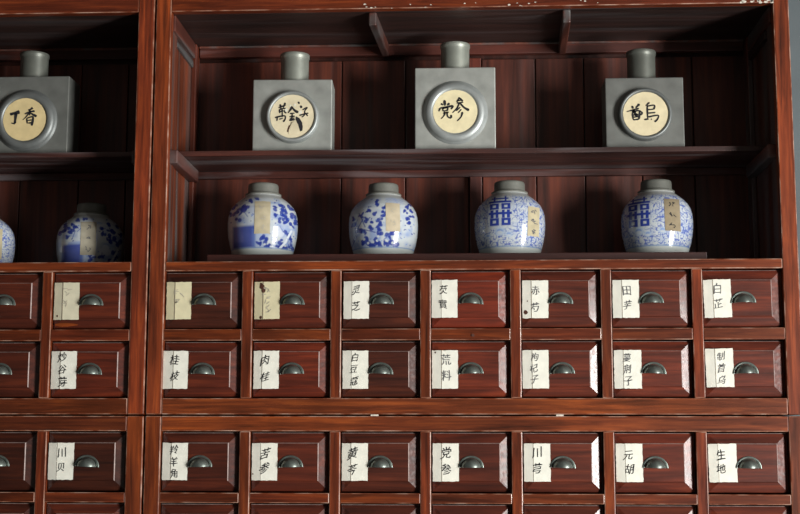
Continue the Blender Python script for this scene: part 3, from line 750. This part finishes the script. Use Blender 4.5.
    col = over(col, .8 * rect(X * 0, Y, -1, 1, 45.6, 46.6, .5), (.15, .25, .45))
    col = over(col, rect(X * 0, Y, -1, 1, -20, -4.5, 3), np.array((.40, .42, .40)))
    return np.clip(col, 0, 1)

def jar(x, y, z, sc, kind, seed, label, strip, lidk=1.0, pcol=(1, 1, 1, 1), marks=0, ink=FAINT, lidtilt=0.0):
    t = empty('ginger_jar', (x, y, z), label, 'jar', 'blue-and-white lidded jars in the niches')
    t.rotation_euler.z = -math.atan2(x, y + 2.972) * -1 * -1
    s = PX * sc
    nt_, nh = 360, 132
    hs = np.concatenate([np.linspace(0, 66, nh)])
    th = np.linspace(-PI, PI, nt_, endpoint=False)
    TH, HH = np.meshgrid(th, hs)
    col = paint(kind, TH, HH, seed)
    R = prof_r(HH)
    V = np.stack([R * np.sin(TH) * s, -R * np.cos(TH) * s, HH * s], -1).reshape(-1, 3)
    F = []
    for j in range(nh - 1):
        for i in range(nt_):
            F.append((j * nt_ + i, j * nt_ + (i + 1) % nt_, (j + 1) * nt_ + (i + 1) % nt_, (j + 1) * nt_ + i))
    F.append(tuple(range(nt_))[::-1])
    me = bpy.data.meshes.new('body'); me.from_pydata(V.tolist(), [], F)
    at = me.color_attributes.new('paint', 'FLOAT_COLOR', 'POINT')
    rgba = np.concatenate([col.reshape(-1, 3), np.ones((col.shape[0] * col.shape[1], 1))], 1)
    at.data.foreach_set('color', rgba.astype(np.float32).ravel())
    for p in me.polygons: p.use_smooth = True
    me.materials.append(PORCELAIN)
    o = bpy.data.objects.new('body', me); C.objects.link(o); o.parent = t
    bm = bmesh.new()
    add_lathe(bm, [(14.2 * s, 63.5 * s), (15.4 * s, 64.5 * s), (15.6 * s, 66.4 * s), (15.2 * s, 67.5 * s), (15.1 * s, 74 * s), (14.9 * s, 75.6 * s), (14.2 * s, 76.6 * s), (12.5 * s, 77.0 * s)], 48)
    add_lathe(bm, [(14.5 * s, 64.6 * s), (17.9 * s, 64.8 * s), (18.1 * s, 66.2 * s), (17.0 * s, 67.0 * s), (14.5 * s, 67.2 * s)], 48)
    l = link_mesh('lid', bm, STONEWARE, t); l.color = (lidk, lidk, lidk, 1)  # lower lidk paints shade into the lids of dimmer jars
    l['label'] = 'plain grey stoneware lid'
    # paper strip pasted on the shoulder
    cx, w, y0, y1, tl = strip                                # in photo-sized units, Y as in paint()
    bm = bmesh.new(); nx, nz = 8, 24; rg = random.Random(seed)
    def put(px, py, off):
        hh = 55.1 - py; r = float(prof_r(hh)); a = math.asin(max(-.98, min(.98, px / r))); r += off
        return (r * math.sin(a) * s, -r * math.cos(a) * s, hh * s)
    g = [[bm.verts.new(put(cx - w / 2 + w * i / nx + tl * (j / nz - .5) + (rg.uniform(-.15, .15) if i in (0, nx) else 0), y0 + (y1 - y0) * j / nz + (rg.uniform(-.25, .25) if j in (0, nz) else 0), .28)) for i in range(nx + 1)] for j in range(nz + 1)]
    for j in range(nz):
        for i in range(nx): bm.faces.new((g[j][i], g[j + 1][i], g[j + 1][i + 1], g[j][i + 1]))
    for k in range(marks):
        for st in scribble(cx, y0 + (y1 - y0) * (k + .6) / (marks + .2), 5.5, rg, 5):
            add_ribbon(bm, st, .9, .5, lambda a, b: put(a, b, .55), 1)
    bm.normal_update()
    p = link_mesh('paper_label', bm, [JARPAPER, ink], t); p.color = pcol
    p['label'] = 'narrow yellowed paper strip'
    return t

ZP = 1.8862 + .0377
jar(-.4895, .165, ZP, 1.0, 'plum', 3, 'jar with dark blue garden wall and blossoms, leftmost of four on the plank', (-.5, 15.0, .2, 33, -.5), 1.0, (1.05, 1.0, .88, 1), 3)
jar(-.2010, .165, ZP, .985, 'bird', 8, 'jar with scattered blue leaves and rocks, second from left on the plank', (9.3, 14.0, 2, 31, .5), 1.0, (1.15, 1.08, 1.0, 1), 2)
jar(.0985, .165, ZP, 1.0, 'joy', 21, 'jar with double happiness sign and paler paper strip, under the 黨參 canister', (22.8, 11, 7.0, 36, -1.2), 1.0, (1.05, 1.0, .85, 1), 3, INKGREY)
jar(.4435, .165, ZP, 1.0, 'joy2', 34, 'jar with double happiness sign and brown paper strip, rightmost on the plank', (14.7, 14.5, .5, 32.7, .6), .8, (.62, .55, .46, 1), 3, INK)
jar(-.9050, .165, 1.8862, .955, 'plum', 13, 'jar with blue blossoms and grey paper strip, in the left cabinet', (-2.3, 15.5, 1, 36, 0), .9, (.85, .85, .85, 1), 3, INKGREY)
jar(-1.1730, .165, 1.8862, .955, 'joy_side', 55, 'jar with dense blue scrollwork, cut off at the left edge of the photo', (14.5, 13, 6, 38, 0), .9, (1, .95, .8, 1), 2)

# ------------------------------------------------------------------ the room
def slab(name, x0, x1, y0, y1, z0, z1, mat):
    bm = bmesh.new(); add_box(bm, x0, x1, y0, y1, z0, z1)
    return structure(link_mesh(name, bm, mat))
RX, FY, CZ = 3.0, -5.2, 3.3
slab('floor', -3.2, RX + .2, FY - .2, .6, -.1, 0, FLOORM)
slab('ceiling', -3.2, RX + .2, FY - .2, .6, CZ, CZ + .1, CEILM)
slab('wall_back', -3.2, RX + .2, .335, .5, 0, CZ, GREYWALL)
slab('wall_left', -3.3, -3.1, FY, .335, 0, CZ, ROOMWALL)
slab('wall_front', -3.2, RX + .2, FY - .15, FY, 0, CZ, ROOMWALL)
# right-hand wall with a wide doorway that lets the daylight in
DY0, DY1, DZ = -3.35, -2.2, 2.15
bm = bmesh.new()
add_box(bm, RX, RX + .2, FY, DY0, 0, CZ); add_box(bm, RX, RX + .2, DY1, .335, 0, CZ); add_box(bm, RX, RX + .2, DY0, DY1, DZ, CZ)
structure(link_mesh('wall_right', bm, ROOMWALL))
bm = bmesh.new()
add_box(bm, RX - .02, RX + .22, DY0 - .07, DY0, 0, DZ + .07); add_box(bm, RX - .02, RX + .22, DY1, DY1 + .07, 0, DZ + .07); add_box(bm, RX - .02, RX + .22, DY0, DY1, DZ, DZ + .07)
structure(link_mesh('door_1', bm, FRAME_V))

ld = bpy.data.lights.new('daylight', 'AREA'); ld.shape = 'RECTANGLE'; ld.size = DY1 - DY0; ld.size_y = DZ
ld.energy = 455; ld.color = (1.0, .98, .95)
lo = bpy.data.objects.new('daylight', ld); C.objects.link(lo); lo.location = (RX + .1, (DY0 + DY1) / 2, DZ / 2 + .02)
lo.rotation_euler = (0, math.radians(90), 0); lo.rotation_euler = Vector((1, 0, 0)).to_track_quat('Z', 'Y').to_euler()

w = bpy.data.worlds.new('World'); bpy.context.scene.world = w; w.use_nodes = True
bg = w.node_tree.nodes['Background']; bg.inputs[0].default_value = (.75, .82, .9, 1); bg.inputs[1].default_value = 0.4

# ------------------------------------------------------------------ camera
cam = bpy.data.cameras.new('camera'); cam.sensor_width = 36; cam.sensor_fit = 'HORIZONTAL'; cam.lens = 60.266
co = bpy.data.objects.new('camera', cam); C.objects.link(co); bpy.context.scene.camera = co
r = Vector((.99868862, .05117536, .00145459)); u = Vector((.00552524, -.13598452, .99069556)); f = Vector((-.05089701, .98938834, .13608895))
M = Matrix((( r.x, u.x, -f.x, 0), (r.y, u.y, -f.y, -2.972), (r.z, u.z, -f.z, 1.5), (0, 0, 0, 1)))
co.matrix_world = M

sc = bpy.context.scene
sc.view_settings.view_transform = 'Standard'; sc.view_settings.look = 'None'
sc.view_settings.exposure = 0.0; sc.view_settings.gamma = 1.0; sc.view_settings.use_curve_mapping = False
sc.cycles.use_denoising = True
